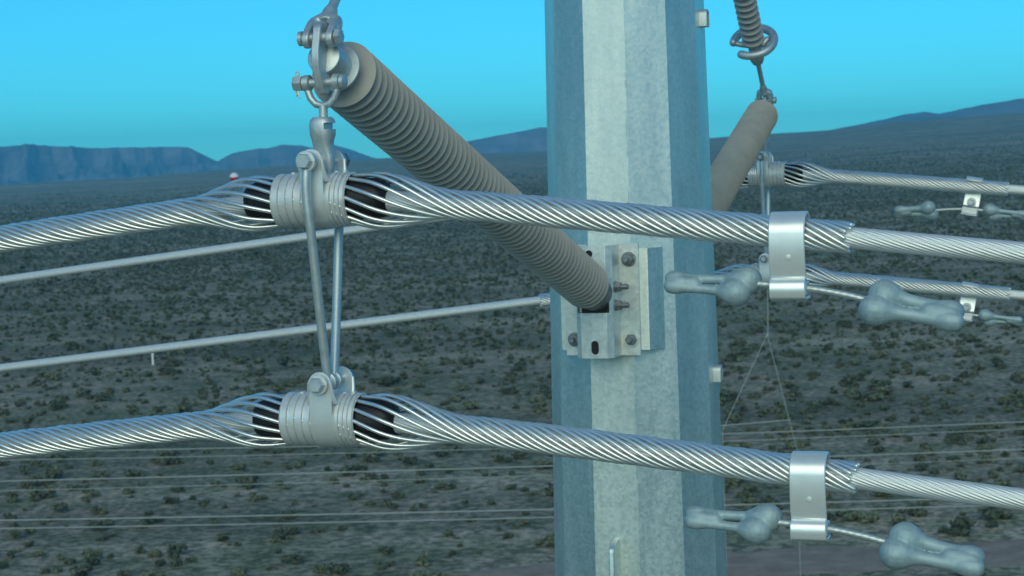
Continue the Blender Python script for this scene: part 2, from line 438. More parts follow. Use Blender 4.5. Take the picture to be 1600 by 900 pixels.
# ------------------------------------------------------------------ suspension clamp
def make_clamp(label, z):
    t = thing('suspension_clamp', label, 'clamp', (0, YC, z), 'ringed suspension clamps')
    prof = []
    def ringset(x0, x1, n):
        w = (x1-x0)/n; out = []
        for i in range(n):
            a = x0+i*w; rr = .0352-(.0006 if i % 2 else 0)
            out += [(a+.0006, rr-.0030), (a+.0012, rr), (a+w-.0012, rr), (a+w-.0006, rr-.0030)]
        return out
    prof = [(-.0520, .0315), (-.0520, .0345)]+ringset(-.0515, -.008, 4)+[(-.007, .034), (.025, .034)]+ringset(.026, .0515, 4)+[(.0520, .0350), (.0525, .0345), (.0525, .0325)]
    inner = [(.0525, .0325), (.045, .0318), (-.045, .0318), (-.0520, .0318)]
    q = MB().lathe(prof+inner, (0, 0, 0), (1, 0, 0), 56, False)
    q.build('ring_body', M['alu'], t, 30)
    for x in (-.030, -.017, .031, .043): MB().box((x, -.004, .0352), (.005, .009, .003)).build('split_tab', M['alu'], t, 30, .0007)
    # rubber cushion showing at both ends between the rods
    MB().lathe([(-.100, .0135), (-.096, .022), (-.086, .0258), (-.060, .0266), (.060, .0266), (.086, .0258), (.096, .022), (.100, .0135)], (0, 0, 0), (1, 0, 0), 40).build('rubber_cushion', M['rubber'], t, 60)
    path = []; hw = []
    zt = .050; R = .0362
    for a in np.linspace(0, PI/2, 8): path.append((-R, zt+.0155*math.cos(a))); hw.append(max(.0155*math.sin(a), .0012))
    for zz in (.04, .026, .012): path.append((-R, zz)); hw.append(.0155)
    for a in np.linspace(0, PI, 17): path.append((-R*math.cos(a), -R*math.sin(a))); hw.append(.0155)
    for zz in (.012, .026, .04): path.append((R, zz)); hw.append(.0155)
    for a in np.linspace(PI/2, 0, 8): path.append((R, zt+.0155*math.cos(a))); hw.append(max(.0155*math.sin(a), .0012))
    MB().ribbon(path, hw, -.0032, .009).build('strap', M['strap'], t, 40, .0008)
    # stiffening lips beside the lug, flaring into the body
    for sy in (-1, 1):
        for sx in (-1, 1):
            q = MB().tube([(.009+sx*.0150, sy*.0355, .052), (.009+sx*.0158, sy*.034, .038), (.009+sx*.0175, sy*.029, .0255), (.009+sx*.022, sy*.025, .0235)], [.0022, .003, .0034, .001], 8)
            q.build('lug_lip', M['alu'], t)
    return t
clU = make_clamp('ringed clamp hanging under the near insulator tip, holding the upper near cable', ZU)
clL = make_clamp('ringed clamp at the lower end of the near hanger rods', ZL)
def bolt_set(t, z, yh, yn):
    b = MB().lathe([(0, .0058), (yn-yh, .0058)], (.009, yh, z), (0, 1, 0), 14)
    b.hexhead((.009, yh, z), (0, -1, 0), .0104, .0085); bo = b.build('bolt', M['cast'], t, 30)
    w = MB().lathe([(0, .0132), (.0025, .0132)], (.009, yh, z), (0, 1, 0), 24); w.build('washer', M['alu'], bo, 30)
    n = MB().hexhead((.009, yn-.012, z), (0, 1, 0), .0112, .010); n.build('nut', M['bolt'], bo, 30)
bolt_set(clU, .050, -.0525, .068); bolt_set(clL, .050, -.0425, .058)

# hanger rods between upper and lower clamp
hl = thing('hanger_rods', 'pair of bent grey rods joining the two near clamps', 'hanger', (.009, YC, ZL+.05), 'hanger rod pairs')
dz = ZU-ZL
for sy in (-1, 1):
    pts = [(0, sy*.0455, dz), (-.001, sy*.0490, dz-.018), (-.0015, sy*.0490, dz-.045), (0, sy*.0465, dz-.075), (0, sy*.041, dz-.105), (0, sy*.027, dz-.19), (0, sy*.015, .03), (0, sy*.0095, .008), (0, sy*.0085, 0)]
    cr = []
    for i in range(len(pts)-1):
        for k in range(4):
            p = [Vector(pts[min(max(i+j, 0), len(pts)-1)]) for j in (-1, 0, 1, 2)]; u = k/4
            cr.append(.5*((2*p[1])+(p[2]-p[0])*u+(2*p[0]-5*p[1]+4*p[2]-p[3])*u*u+(3*p[1]-p[0]-3*p[2]+p[3])*u**3))
    cr.append(Vector(pts[-1]))
    q = MB().tube(cr, [.0062]*len(cr), 14, True)
    q.lathe([(-.004, .011), (-.0032, .0125), (.0032, .0125), (.004, .011)], (0, sy*.0455, dz), (0, 1, 0), 24)
    q.lathe([(-.004, .0105), (-.0032, .012), (.0032, .012), (.004, .0105)], (0, sy*.0085, 0), (0, 1, 0), 24)
    q.build('rod', M['cast'], hl, 50)

# ------------------------------------------------------------------ conductors with armor rods
RC, RR = .0130, .0027
def drop(s):
    s = abs(s); c = .13; m = .112
    return m*(math.sqrt(s*s+c*c)-c)-(m/2/80)*s*s
def cz(s): return -drop(s)
def rod_r(s):
    s = abs(s); b = smooth01((s-.088)/.100); return (.0300+.0046*smooth01((s-.045)/.045))*(1-b)+(RC+RR+.0008)*b
S0, S1 = -.655, .69
NR = 14; LAY = .195
ss = np.arange(S0, S1+1e-6, .0055)
th = [0.0]
for a, b in zip(ss[:-1], ss[1:]):
    w = ((RC+RR)/rod_r((a+b)/2))**1.6; th.append(th[-1]+(b-a)*2*PI/LAY*w)
def make_conductor(label, z):
    t = thing('conductor', label, 'power cable', (0, YC, z), 'stranded cables with armor rods')
    NS = 22; lay = .30
    V = []; Fc = []; xs = np.arange(-3.3, 3.3001, .011)
    m = NS*4
    rr = [RC*(1-.085*abs(math.cos(PI*k/4))**3) for k in range(4)]
    for x in xs:
        sl = (cz(x+.002)-cz(x-.002))/.004; L = math.hypot(1, sl); nx, nz = -sl/L, 1/L
        for k in range(m):
            a = 2*PI*k/m+x*2*PI/lay; r = rr[k % 4]
            u = r*math.cos(a); f = -r*math.sin(a)
            V.append((x+nx*u, f, cz(x)+nz*u))
    n = len(xs)
    for i in range(n-1):
        for k in range(m): k2 = (k+1) % m; Fc.append((i*m+k, i*m+k2, (i+1)*m+k2, (i+1)*m+k))
    q = MB().add(V, Fc)
    for sgn in (-1, 1):
        xs2 = [sgn*(3.3+27*(i/22)**1.5) for i in range(23)]
        q.tube([(x, 0, cz(x)) for x in xs2], RC*.99, 16)
    q.build('cable', M['strand'], t, None, recalc=False)
    for k in range(NR):
        j0 = random.randint(0, 1); j1 = len(ss)-random.randint(0, 1); pts = []
        rloc = .0
        for i in range(j0, j1):
            s = ss[i]; sl = (cz(s+.002)-cz(s-.002))/.004; L = math.hypot(1, sl); nx, nz = -sl/L, 1/L
            a = th[i]+2*PI*k/NR+.04*math.sin(k*7.3)
            e = max(0, (s-S1+.02)/.02, (S0+.02-s)/.02)
            r = rod_r(s)+.0009*e*e+.0004*math.sin(k*5+s*9)
            u = r*math.cos(a); f = -r*math.sin(a)
            pts.append((s+nx*u, f, cz(s)+nz*u))
        MB().tube(pts, RR*(1+.04*math.sin(k*3.1)), 8, True, True).build('armor_rod', M['rod'], t, 60)
    return t
cU = make_conductor('upper near stranded cable wrapped in spiral armor rods', ZU)
cL = moved(cU, 'lower near stranded cable wrapped in spiral armor rods', (0, 0, ZL-ZU))

# ------------------------------------------------------------------ vibration damper
def make_damper(label, s, z):
    t = thing('vibration_damper', label, 'damper', (s, YC, z+cz(s)), 'vibration dampers clipped to the cables')
    sl = (cz(s+.01)-cz(s-.01))/.02
    t.rotation_euler = (0, 0, YAW)
    path = []; R = .0215
    for a in np.linspace(rad(-38), rad(90), 12): path.append((R*math.sin(-a) if False else -R*math.sin(a), R*math.cos(a)))
    path = [(-R*math.sin(a), R*math.cos(a)) for a in np.linspace(rad(-50), rad(90), 14)]
    path += [(-R-.0004, -.010), (-R-.0004, -.020), (-R+.0004, -.030), (-R+.0020, -.040), (-R+.0040, -.048), (-R+.0046, -.0545), (-R-.0010, -.0575), (-R-.0038, -.0605), (-R-.0038, -.0700), (-R-.0028, -.0735), (-R+.001, -.0755), (-R+.016, -.0760), (-R+.030, -.0755)]
    st = MB().ribbon(path, .0215, .0040, 0).build('clip_strap', M['strap'], t, 40, .0012)
    q = MB().box((0, -.006, -.066), (.042, .024, .016)); q.box((0, .008, -.074), (.041, .010, .0044))
    kp = q.build('keeper', M['alu'], t, 30, .0015)
    q = MB().hexhead((0, -.016, -.044), (0, 1, 0), .0085, .03); q.lathe([(0, .0125), (.003, .0125)], (0, -.016+.0, -.044), (0, 1, 0), 20); q.build('bolt', M['cast'], t, 30)
    MB().lathe([(0, .0034), (.0011, .0030), (.0013, .0016)], (.002, -R-.0038, -.028), (0, -1, 0), 14).build('rivet', M['alu'], t)
    zc = -.064
    # messenger strand
    ring = MB(); V = []; Fc = []; xs = np.arange(-.075, .1101, .003); m = 21
    for x in xs:
        zz = zc-.10*x-(.95 if x > 0 else .3)*x*x
        for k in range(m):
            a = 2*PI*k/m+x*2*PI/.06; r = .0046*(1-.13*abs(math.cos(PI*k/3)))
            V.append((x, -.006+r*math.sin(a), zz+r*math.cos(a)))
    for i in range(len(xs)-1):
        for k in range(m): k2 = (k+1) % m; Fc.append((i*m+k, i*m+k2, (i+1)*m+k2, (i+1)*m+k))
    ring.add(V, Fc).build('messenger_strand', M['cast'], t, None)
    def weight(x0, x1, rb, ra, ro, sep, za, zo):
        """fork-shaped weight: two lobes at x0, two prongs, joined end at x1"""
        d = Vector((x1-x0, 0, zo-za)).normalized()
        q = MB(); n1 = Vector((0, .62, .78)); c0 = Vector((x0, -.006, za)); c1 = Vector((x1, -.006, zo))
        for sg, xo in ((-1, 0), (1, .010 if x1 > x0 else .012)):
            off = n1*sg*sep
            p0 = c0+off+Vector((xo if x1 > x0 else xo, 0, 0)); p1 = c1+n1*sg*ro*.55
            pts = [p0+(p1-p0)*u for u in (-.0, .06, .14, .22, .30, .42, .55, .68, .78, .86, .94, 1)]
            rs = [rb, rb*.97, rb*.84, rb*.60, ra*1.08, ra, ra, ra*1.02, ra*1.15, ro*.88, ro, ro*.96]
            q.tube(pts, rs, 18, True, True)
        e = (c1-c0).normalized()
        q.tube([c1-e*.028, c1-e*.012, c1-e*.002], [ro*.9, ro*1.02, ro], 18, True, True)
        o_ = q.build('weight', M['weight'], t, None); return blend(o_, .0011, 10)
    weight(-.064, -.145, .0172, .0060, .0098, .0088, zc+.001, zc+.007)
    weight(.100, .190, .0192, .0082, .0128, .0104, zc-.020, zc-.037)
    return t
SD = .615
dU = make_damper('grey vibration damper clipped to the upper near cable, in front of the pole', SD, ZU)
dL = moved(dU, 'grey vibration damper clipped to the lower near cable', (.018, 0, ZL-ZU+(cz(SD+.018)-cz(SD))))

# ------------------------------------------------------------------ brace (tension) insulator
TOPB = Vector((0, -.19, 1.5)); LOWB = Vector((.014, YC, .186))
bi = thing('brace_insulator', 'grey tie rod and clevis rising from the near insulator tip out of the frame', 'insulator', tuple(LOWB), 'tie insulators rising to the pole top')
bx = (TOPB-LOWB); BL = bx.length; bx.normalize()
q = MB()
side = Vector((1, 0, 0)); dn = bx.cross(side).normalized()
for sx in (-1, 1):
    ol = [(.0115*math.cos(a), -.006+.0125*math.sin(a)) for a in np.linspace(PI, 2*PI, 10)]+[(.0105, .016), (.006, .030), (-.006, .030), (-.0105, .016)]
    q.prism([(-a, b) for a, b in ol][::-1], (sx*.0165-.004, 0, 0), dn, bx, -.0045+.004, .0045+.004)
    q.tube([Vector((sx*.016, 0, 0))+bx*.014, Vector((sx*.013, 0, 0))+bx*.026, Vector((0, 0, 0))+bx*.036], [.0085, .0095, .0095], 12, True, True)
q.tube([bx*.024, bx*.044, bx*.056], [.011, .0105, .0072], 14)
cv = q.build('clevis', M['cast'], bi, None); blend(cv, .0010, 5)
q = MB().lathe([(-.029, .0065), (.027, .0065)], Vector((0, 0, 0))-bx*.004, (1, 0, 0), 14); q.hexhead(Vector((.0225, 0, 0))-bx*.004, (1, 0, 0), .0105, .0075); q.lathe([(0, .0095), (.005, .0095)], Vector((-.029, 0, 0))-bx*.004, (1, 0, 0), 18)
q.build('bolt', M['cast'], bi, 30)
MB().tube([bx*.05, bx*.145], .0066, 16).build('rod', M['cast'], bi)
MB().lathe([(.135, .008), (.143, .015), (.155, .0195), (.168, .019), (.176, .0135), (.186, .013), (.19, .018), (.215, .018), (.217, .012)], (0, 0, 0), bx, 28).build('ball_socket', M['cast'], bi, 50)
prof = shed_profile(.222, BL-.14, .021, .0165, .0310, .003)
MB().lathe([(.214, .0165)]+prof, (0, 0, 0), bx, 36).build('ribbed_housing', M['silicone_pale'], bi, 50)
MB().lathe([(BL-.15, .015), (BL-.145, .019), (BL-.05, .019), (BL-.04, .012), (BL-.0, .012)], (0, 0, 0), bx, 24).build('end_fitting', M['cast'], bi, 40)
q = MB().ring(bx*.218, bx, .056, .0115, 40, 14, rad(2), rad(300))
q.tube([bx*.205+side*.012, bx*.210+side*.035-dn*.0, bx*.218+side*.056], .008, 10)
q.tube([bx*.205-side*.012, bx*.208-side*.024, bx*.214-side*.036-dn*.012], [.009, .011, .008], 10, True, True)
RG = q.build('corona_ring', M['cast'], bi)
va = thing('attachment_vang', 'steel lug plate for the near tie insulator on the pole top', 'lug plate', (0, -.165, 1.5), 'lug plates near the pole top')
MB().box((0, .0, 0), (.012, .075, .10)).build('lug_plate', M['plate'], va, 30, .002)

# ------------------------------------------------------------------ the far phase: the same set on the other side of the pole
turned(br, 'galvanized hat-section bracket on the hidden far face of the steel pole')
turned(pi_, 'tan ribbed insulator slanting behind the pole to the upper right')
turned(sh, 'small shackle under the far insulator tip behind the ribbed insulator', (-.012, 0, 0))
turned(so, 'small cast socket clevis above the far upper clamp', (-.012, 0, 0))
turned(clU, 'small ringed clamp right of the pole holding the upper far cable', (-.012, 0, 0))
turned(clL, 'small ringed clamp partly hidden behind the bright damper clip', (-.012, 0, 0))
turned(hl, 'pair of thin hanger rods joining the two far clamps', (-.012, 0, 0))
turned(cU, 'upper far stranded cable passing behind the pole', (-.012, 0, 0))
turned(cL, 'lower far stranded cable passing behind the pole', (-.012, 0, 0))
sB = -.565
tz = cz(sB)-cz(SD)
def far_damper(src, label):
    c = turned(src, label); d = Vector((SD-sB-.012, 0, 0))
    c.location = Vector(c.location)+ROTZ @ d + Vector((0, 0, tz)); return c
dUb = far_damper(dU, 'small damper hanging from the upper far cable at the right edge')
dLb = far_damper(dL, 'small damper hanging from the lower far cable at the right edge')
# the far dampers hang on the descending side: mirror the strand slope by tipping them
for d in (dUb, dLb):
    d.rotation_euler = (0, rad(-10.5), d.rotation_euler.z)
turned(bi, 'ribbed tie insulator with open corona ring above the far insulator tip')
turned(va, 'steel lug plate for the far tie insulator on the pole top')

# ------------------------------------------------------------------ terrain
RE = 3500.0
gx = [-2400, -400, 0, 200, 340, 450, 600, 720, 850, 1105, 1220, 1300, 1400, 1500, 1600, 2000, 4000]
gy = [400, 305, 289, 278, 266, 258, 247, 241, 236, 216, 208, 203, 191, 184, 177, 160, 110]
ge = [(horizon(a)-b)/FPX for a, b in zip(gx, gy)]
gaz = [math.atan((a-800)/FPX) for a in gx]
def e_az(az): return float(np.interp(az, gaz, ge))
def ground_z(x, y):
    r = math.hypot(x, y); az = math.atan2(x, y)
    A = CAM_H+e_az(az)*RE
    z = A*(min(r, RE)/RE)**1.7
    if r > 25: z += 1.2*noise.noise((x*.006, y*.006, 3.1))*min(1, r/300)+.25*noise.noise((x*.03, y*.03, 1.7))*min(1, r/200)
    return z
z00 = ground_z(0, 3.9)
def ground():
    azs = np.concatenate([np.arange(-180, -21, 3.0), np.arange(-21, 21, .35), np.arange(21, 180, 3.0)])
    rs = np.concatenate([[0.5], np.geomspace(3, 8700, 190)])
    V = [(0, 0, 0)]; Fc = []; na = len(azs)
    for r in rs:
        for a in azs:
            x, y = r*math.sin(rad(a)), r*math.cos(rad(a)); V.append((x, y, ground_z(x, y)))
    for k in range(na): Fc.append((0, 1+(k+1) % na, 1+k))
    for i in range(len(rs)-1):
        for k in range(na):
            k2 = (k+1) % na; a = 1+i*na; b = a+na; Fc.append((a+k, a+k2, b+k2, b+k))
    return MB().add(V, Fc)
def ground_mat():
    m, nt, b = new_mat('desert_soil'); b.inputs['Roughness'].default_value = .95; b.inputs['Specular IOR Level'].default_value = .1
    tc = N(nt, 'ShaderNodeTexCoord')
    def nz(scale, det=6, rough=.6, st=(1, 1, 1)):
        mp = N(nt, 'ShaderNodeMapping'); mp.inputs['Scale'].default_value = st; nt.links.new(tc.outputs['Object'], mp.inputs[0])
        n = N(nt, 'ShaderNodeTexNoise'); n.inputs['Scale'].default_value = scale; n.inputs['Detail'].default_value = det; n.inputs['Roughness'].default_value = rough
        nt.links.new(mp.outputs[0], n.inputs['Vector']); return n.outputs['Fac']
    def ramp(f, p0, c0, p1, c1):
        r = N(nt, 'ShaderNodeValToRGB'); r.color_ramp.elements[0].position = p0; r.color_ramp.elements[1].position = p1
        r.color_ramp.elements[0].color = (*c0, 1); r.color_ramp.elements[1].color = (*c1, 1); nt.links.new(f, r.inputs[0]); return r.outputs[0]
    def mul(a, c):
        x = N(nt, 'ShaderNodeMix'); x.data_type = 'RGBA'; x.blend_type = 'MULTIPLY'; x.inputs[0].default_value = 1
        nt.links.new(a, x.inputs[6]); nt.links.new(c, x.inputs[7]); return x.outputs[2]
    big = ramp(nz(.012, 5, .6, (.6, 1, 1)), .35, (.272, .256, .185), .68, (.37, .345, .255))
    strk = ramp(nz(.02, 5, .65, (.22, 1.6, 1)), .38, (.74, .72, .72), .62, (1.18, 1.12, 1.10))
    mid = mul(ramp(nz(.20, 7, .72), .40, (.66, .74, .66), .58, (1.12, 1.05, 1.08)), ramp(nz(.045, 6, .7, (1, .6, 1)), .42, (.76, .82, .76), .56, (1.12, 1.08, 1.08)))
    fine = ramp(nz(1.5, 5, .7), .42, (.50, .54, .52), .60, (1.48, 1.42, 1.42))
    c = mul(mul(mul(big, strk), mid), fine); nt.links.new(c, b.inputs['Base Color']); return m
g = ground().build('ground', ground_mat(), None, None, recalc=False); tag(g, 'grey-brown desert plain sloping up to the hills', 'ground', kind='structure')

def ridge(name, label, pts, dist, depth, col0, col1, cliff, seed, amp, freq):
    """hill range: a real height field with gullied flanks"""
    xs = [p[0] for p in pts]; ys = [p[1] for p in pts]
    n = int((xs[-1]-xs[0])/2.2); prof = ([(0, 0), (.30, .16), (.60, .42), (.78, .64), (.86, .93), (.92, 1.0), (1.15, 1.0), (1.7, .8), (2.4, 0)] if cliff else
                       [(0, 0), (.3, .2), (.6, .52), (.85, .86), (1.0, 1.0), (1.2, .94), (1.7, .5), (2.2, 0)])
    us = np.linspace(0, prof[-1][0], 44); V = []; Fc = []; m = len(us)
    for i in range(n+1):
        px = xs[0]+(xs[-1]-xs[0])*i/n; py = np.interp(px, xs, ys)
        az = math.atan((px-800)/FPX); e = (horizon(px)-py)/FPX
        zt = CAM_H+e*dist; zb = CAM_H+e_az(az)*RE-8
        for u in us:
            d = dist+(u-1)*depth
            gl = noise.fractal((px*freq+seed, u*1.1, seed), .9, 2.2, 5)
            k = max(0, 1-abs(u-.45)/.6)
            uu = max(0, u+amp*gl*k)
            h = float(np.interp(uu, [p[0] for p in prof], [p[1] for p in prof]))
            z = zb+(zt-zb)*h+ (zt-zb)*.045*noise.fractal((px*.06, u*4, seed*2.), .9, 2.2, 3)*min(1, h*2)*(1 if h < .97 else .25)
            x = d*math.sin(az); y = d*math.cos(az); V.append((x, y, z))
    for i in range(n):
        for k in range(m-1):
            a = i*m+k; Fc.append((a, a+m, a+m+1, a+1))
    mt, nt, b = new_mat(name+'_rock'); b.inputs['Roughness'].default_value = .95; b.inputs['Specular IOR Level'].default_value = .05
    tc = N(nt, 'ShaderNodeTexCoord'); nn = N(nt, 'ShaderNodeTexNoise'); nn.inputs['Scale'].default_value = .006; nn.inputs['Detail'].default_value = 8; nn.inputs['Roughness'].default_value = .65
    mp = N(nt, 'ShaderNodeMapping'); mp.inputs['Scale'].default_value = (1, .5, 3.5); nt.links.new(tc.outputs['Object'], mp.inputs[0]); nt.links.new(mp.outputs[0], nn.inputs['Vector'])
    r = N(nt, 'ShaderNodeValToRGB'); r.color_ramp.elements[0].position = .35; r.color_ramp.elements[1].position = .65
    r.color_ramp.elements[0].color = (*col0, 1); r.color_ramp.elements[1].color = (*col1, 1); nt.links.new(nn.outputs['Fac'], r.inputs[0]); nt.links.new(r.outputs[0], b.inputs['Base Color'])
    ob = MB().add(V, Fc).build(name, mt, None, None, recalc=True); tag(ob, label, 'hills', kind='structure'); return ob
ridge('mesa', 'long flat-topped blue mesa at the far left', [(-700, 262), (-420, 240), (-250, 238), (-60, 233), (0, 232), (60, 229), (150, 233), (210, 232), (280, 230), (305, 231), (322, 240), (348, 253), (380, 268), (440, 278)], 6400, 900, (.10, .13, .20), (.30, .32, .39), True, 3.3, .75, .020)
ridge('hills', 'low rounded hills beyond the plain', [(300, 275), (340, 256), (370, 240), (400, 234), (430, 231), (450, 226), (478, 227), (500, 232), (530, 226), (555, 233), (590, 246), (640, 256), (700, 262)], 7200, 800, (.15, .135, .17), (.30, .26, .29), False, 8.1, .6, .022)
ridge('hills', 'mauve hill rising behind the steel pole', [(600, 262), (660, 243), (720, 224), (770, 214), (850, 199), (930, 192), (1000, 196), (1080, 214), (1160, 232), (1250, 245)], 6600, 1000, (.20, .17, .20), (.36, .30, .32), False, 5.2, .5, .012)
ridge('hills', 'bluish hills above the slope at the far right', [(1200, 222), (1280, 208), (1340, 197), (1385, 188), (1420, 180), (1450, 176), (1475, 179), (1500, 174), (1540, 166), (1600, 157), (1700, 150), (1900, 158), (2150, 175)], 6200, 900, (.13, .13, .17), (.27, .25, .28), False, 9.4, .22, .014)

# ------------------------------------------------------------------ bare dirt track at the lower right
def on_ground(px, py):
    t = (py-horizon(px))/FPX; d = CAM_H/t
    for _ in range(8):
        p = W(px, py, d); d += (p.z-ground_z(p.x, p.y))/t
    return W(px, py, d)
TRK = [on_ground(x, 884-(x-1100)*.036) for x in range(700, 2500, 12)]
def track_mesh():
    V = []; Fc = []
    for i, p in enumerate(TRK):
        for j in range(9):
            v = (j-4)/4; w_ = (4.6+1.6*noise.noise((i*.11, 3, 1)) if v > 0 else 3.6+1.4*noise.noise((i*.13, 9, 1)))*min(1, i/22)
            y = p.y+v*w_; V.append((p.x, y, ground_z(p.x, y)+.03-(.05 if abs(v) == 1 else 0)))
    for i in range(len(TRK)-1):
        for j in range(8): a = i*9+j; Fc.append((a, a+9, a+10, a+1))
    return MB().add(V, Fc)
mt_, nt_, b_ = new_mat('bare_dirt'); b_.inputs['Roughness'].default_value = .95
tc_ = N(nt_, 'ShaderNodeTexCoord'); n_ = N(nt_, 'ShaderNodeTexNoise'); n_.inputs['Scale'].default_value = .5; n_.inputs['Detail'].default_value = 7; n_.inputs['Roughness'].default_value = .7
nt_.links.new(tc_.outputs['Object'], n_.inputs['Vector']); r_ = N(nt_, 'ShaderNodeValToRGB'); r_.color_ramp.elements[0].position = .38; r_.color_ramp.elements[1].position = .62
r_.color_ramp.elements[0].color = (.27, .185, .135, 1); r_.color_ramp.elements[1].color = (.40, .29, .22, 1)
nt_.links.new(n_.outputs['Fac'], r_.inputs[0]); nt_.links.new(r_.outputs[0], b_.inputs['Base Color'])
tag(track_mesh().build('dirt_track', mt_, None, None), 'bare reddish dirt track crossing the plain', 'track', kind='structure')
trx = [p.x for p in TRK]; trY = [p.y for p in TRK]
def on_track(x, y): return trx[0] < x < trx[-1] and abs(y-float(np.interp(x, trx, trY))) < 5.5
# ------------------------------------------------------------------ desert scrub
def scrub_mat():
    m, nt, b = new_mat('scrub_leaves'); b.inputs['Roughness'].default_value = .9; b.inputs['Specular IOR Level'].default_value = .1
    tc = N(nt, 'ShaderNodeTexCoord'); n = N(nt, 'ShaderNodeTexNoise'); n.inputs['Scale'].default_value = .6; n.inputs['Detail'].default_value = 4
    gp = N(nt, 'ShaderNodeNewGeometry'); nt.links.new(gp.outputs['Position'], n.inputs['Vector'])
    r = N(nt, 'ShaderNodeValToRGB'); r.color_ramp.elements[0].position = .35; r.color_ramp.elements[1].position = .68
    r.color_ramp.elements[0].color = (.088, .112, .080, 1); r.color_ramp.elements[1].color = (.18, .198, .135, 1)
    oi = N(nt, 'ShaderNodeObjectInfo'); ad = N(nt, 'ShaderNodeMath'); ad.operation = 'MULTIPLY_ADD'; ad.inputs[1].default_value = .5; ad.inputs[2].default_value = -.2
    nt.links.new(oi.outputs['Random'], ad.inputs[0]); sm_ = N(nt, 'ShaderNodeMath'); nt.links.new(ad.outputs[0], sm_.inputs[0]); nt.links.new(n.outputs['Fac'], sm_.inputs[1])
    nt.links.new(sm_.outputs[0], r.inputs[0]); nt.links.new(r.outputs[0], b.inputs['Base Color']); return m
SM = scrub_mat()
def shrub_geo(nleaf, leaf, R=1.0):
    """leaf clumps spread through a low uneven crown, plus stems"""
    cl = [(rng.uniform(-.42, .42), rng.uniform(-.42, .42), rng.uniform(.18, .78), rng.uniform(.28, .46)) for _ in range(7)]
    V = []; Fc = []
    for i in range(nleaf):
        c = cl[rng.integers(7)]
        d = rng.normal(size=3); d /= np.linalg.norm(d); p = np.array(c[:3])+d*c[3]*rng.uniform(.3, 1.0); p[2] = abs(p[2])*.85
        n = d+rng.normal(size=3)*.6; n /= np.linalg.norm(n); t = np.cross(n, rng.normal(size=3)); t /= np.linalg.norm(t); b = np.cross(n, t)
        l = leaf*rng.uniform(.6, 1.4); k = len(V)
        V += [p-t*l-b*l*.6, p+t*l-b*l*.45, p+t*l*.8+b*l*.6, p-t*l*.9+b*l*.5]; Fc.append((k, k+1, k+2, k+3))
    return np.array(V)*R, Fc
near_me = []
for i in range(6):
    V, Fc = shrub_geo(230, .115)
    mb = MB().add([tuple(p) for p in V], Fc)
    for k in range(7):
        a = random.uniform(0, 2*PI); mb.tube([(0, 0, -.1), (.25*math.cos(a), .25*math.sin(a), .3), (.5*math.cos(a), .5*math.sin(a), .62)], [.03, .02, .008], 5)
    me = mb.mesh('desert_shrub', None); me.materials.append(SM); near_me.append(me)
pos = []
def dens(x, y):
    return .72+.55*noise.noise((x*.018, y*.018, 9.0))+.4*noise.noise((x*.06, y*.06, 4.0))
tries = 0
RMAX = 2700
while len(pos) < 90000 and tries < 1500000:
    tries += 1
    r = math.sqrt(random.uniform(95**2, RMAX**2))
    if r > 650 and random.random() > ((RMAX-r)/(RMAX-650))**2.4: continue
    az = random.uniform(-.335, .335)
    x, y = r*math.sin(az), r*math.cos(az)
    if r < 160 and on_track(x, y): continue
    if random.random() < (dens(x, y)*.9+.12)*(.8 if r < 235 else 1): pos.append((r, x, y, min(1.6, max(.28, random.lognormvariate(-.80 if r > 235 else -.58, .45)))))
def vis(p):
    a = PX((p[1], p[2], ground_z(p[1], p[2]))); return -30 < a[0] < 1630 and a[1] < 930
pos.sort()
show = [p for p in pos if vis(p)]
show.sort(key=lambda p: -p[3]/p[0]); near = show[:300]; ns = set(near)
rest = [p for p in pos if p not in ns]
for r, x, y, s in near:
    o_ = bpy.data.objects.new('desert_shrub', random.choice(near_me)); COL.objects.link(o_)
    o_.location = (x, y, ground_z(x, y)-.03); o_.rotation_euler = (0, 0, random.uniform(0, 6.28)); o_.scale = (s*random.uniform(.85, 1.25), s*random.uniform(.85, 1.2), s*random.uniform(.7, .95))
    tag(o_, 'dark low desert bush standing on the bare plain below the line', 'shrub', 'larger desert shrubs on the plain')
lods = {0: [shrub_geo(80, .19) for _ in range(8)], 1: [shrub_geo(34, .30) for _ in range(8)], 2: [shrub_geo(14, .46) for _ in range(8)], 3: [shrub_geo(6, .75) for _ in range(8)]}
VV = []; LL = []; cnt = 0
for r, x, y, s in rest:
    V, Fc = random.choice(lods[0 if r < 240 else 1 if r < 520 else 2 if r < 1000 else 3])
    a = random.uniform(0, 6.28); c, sn = math.cos(a), math.sin(a)
    P = V*s; Q = np.stack([P[:, 0]*c-P[:, 1]*sn+x, P[:, 0]*sn+P[:, 1]*c+y, P[:, 2]*.85+ground_z(x, y)-.02], 1)
    VV.append(Q); LL.append(np.arange(len(V))+cnt); cnt += len(V)
VV = np.concatenate(VV).astype(np.float32); nf = cnt//4
me = bpy.data.meshes.new('desert_scrub'); me.vertices.add(cnt); me.vertices.foreach_set('co', VV.ravel())
me.loops.add(cnt); me.loops.foreach_set('vertex_index', np.arange(cnt, dtype=np.int32)); me.polygons.add(nf)
me.polygons.foreach_set('loop_start', np.arange(0, cnt, 4, dtype=np.int32)); me.update(calc_edges=True); me.validate(); me.materials.append(SM)
o_ = bpy.data.objects.new('desert_scrub', me); COL.objects.link(o_); tag(o_, 'thousands of small dark bushes scattered over the desert plain', 'scrub', kind='stuff')

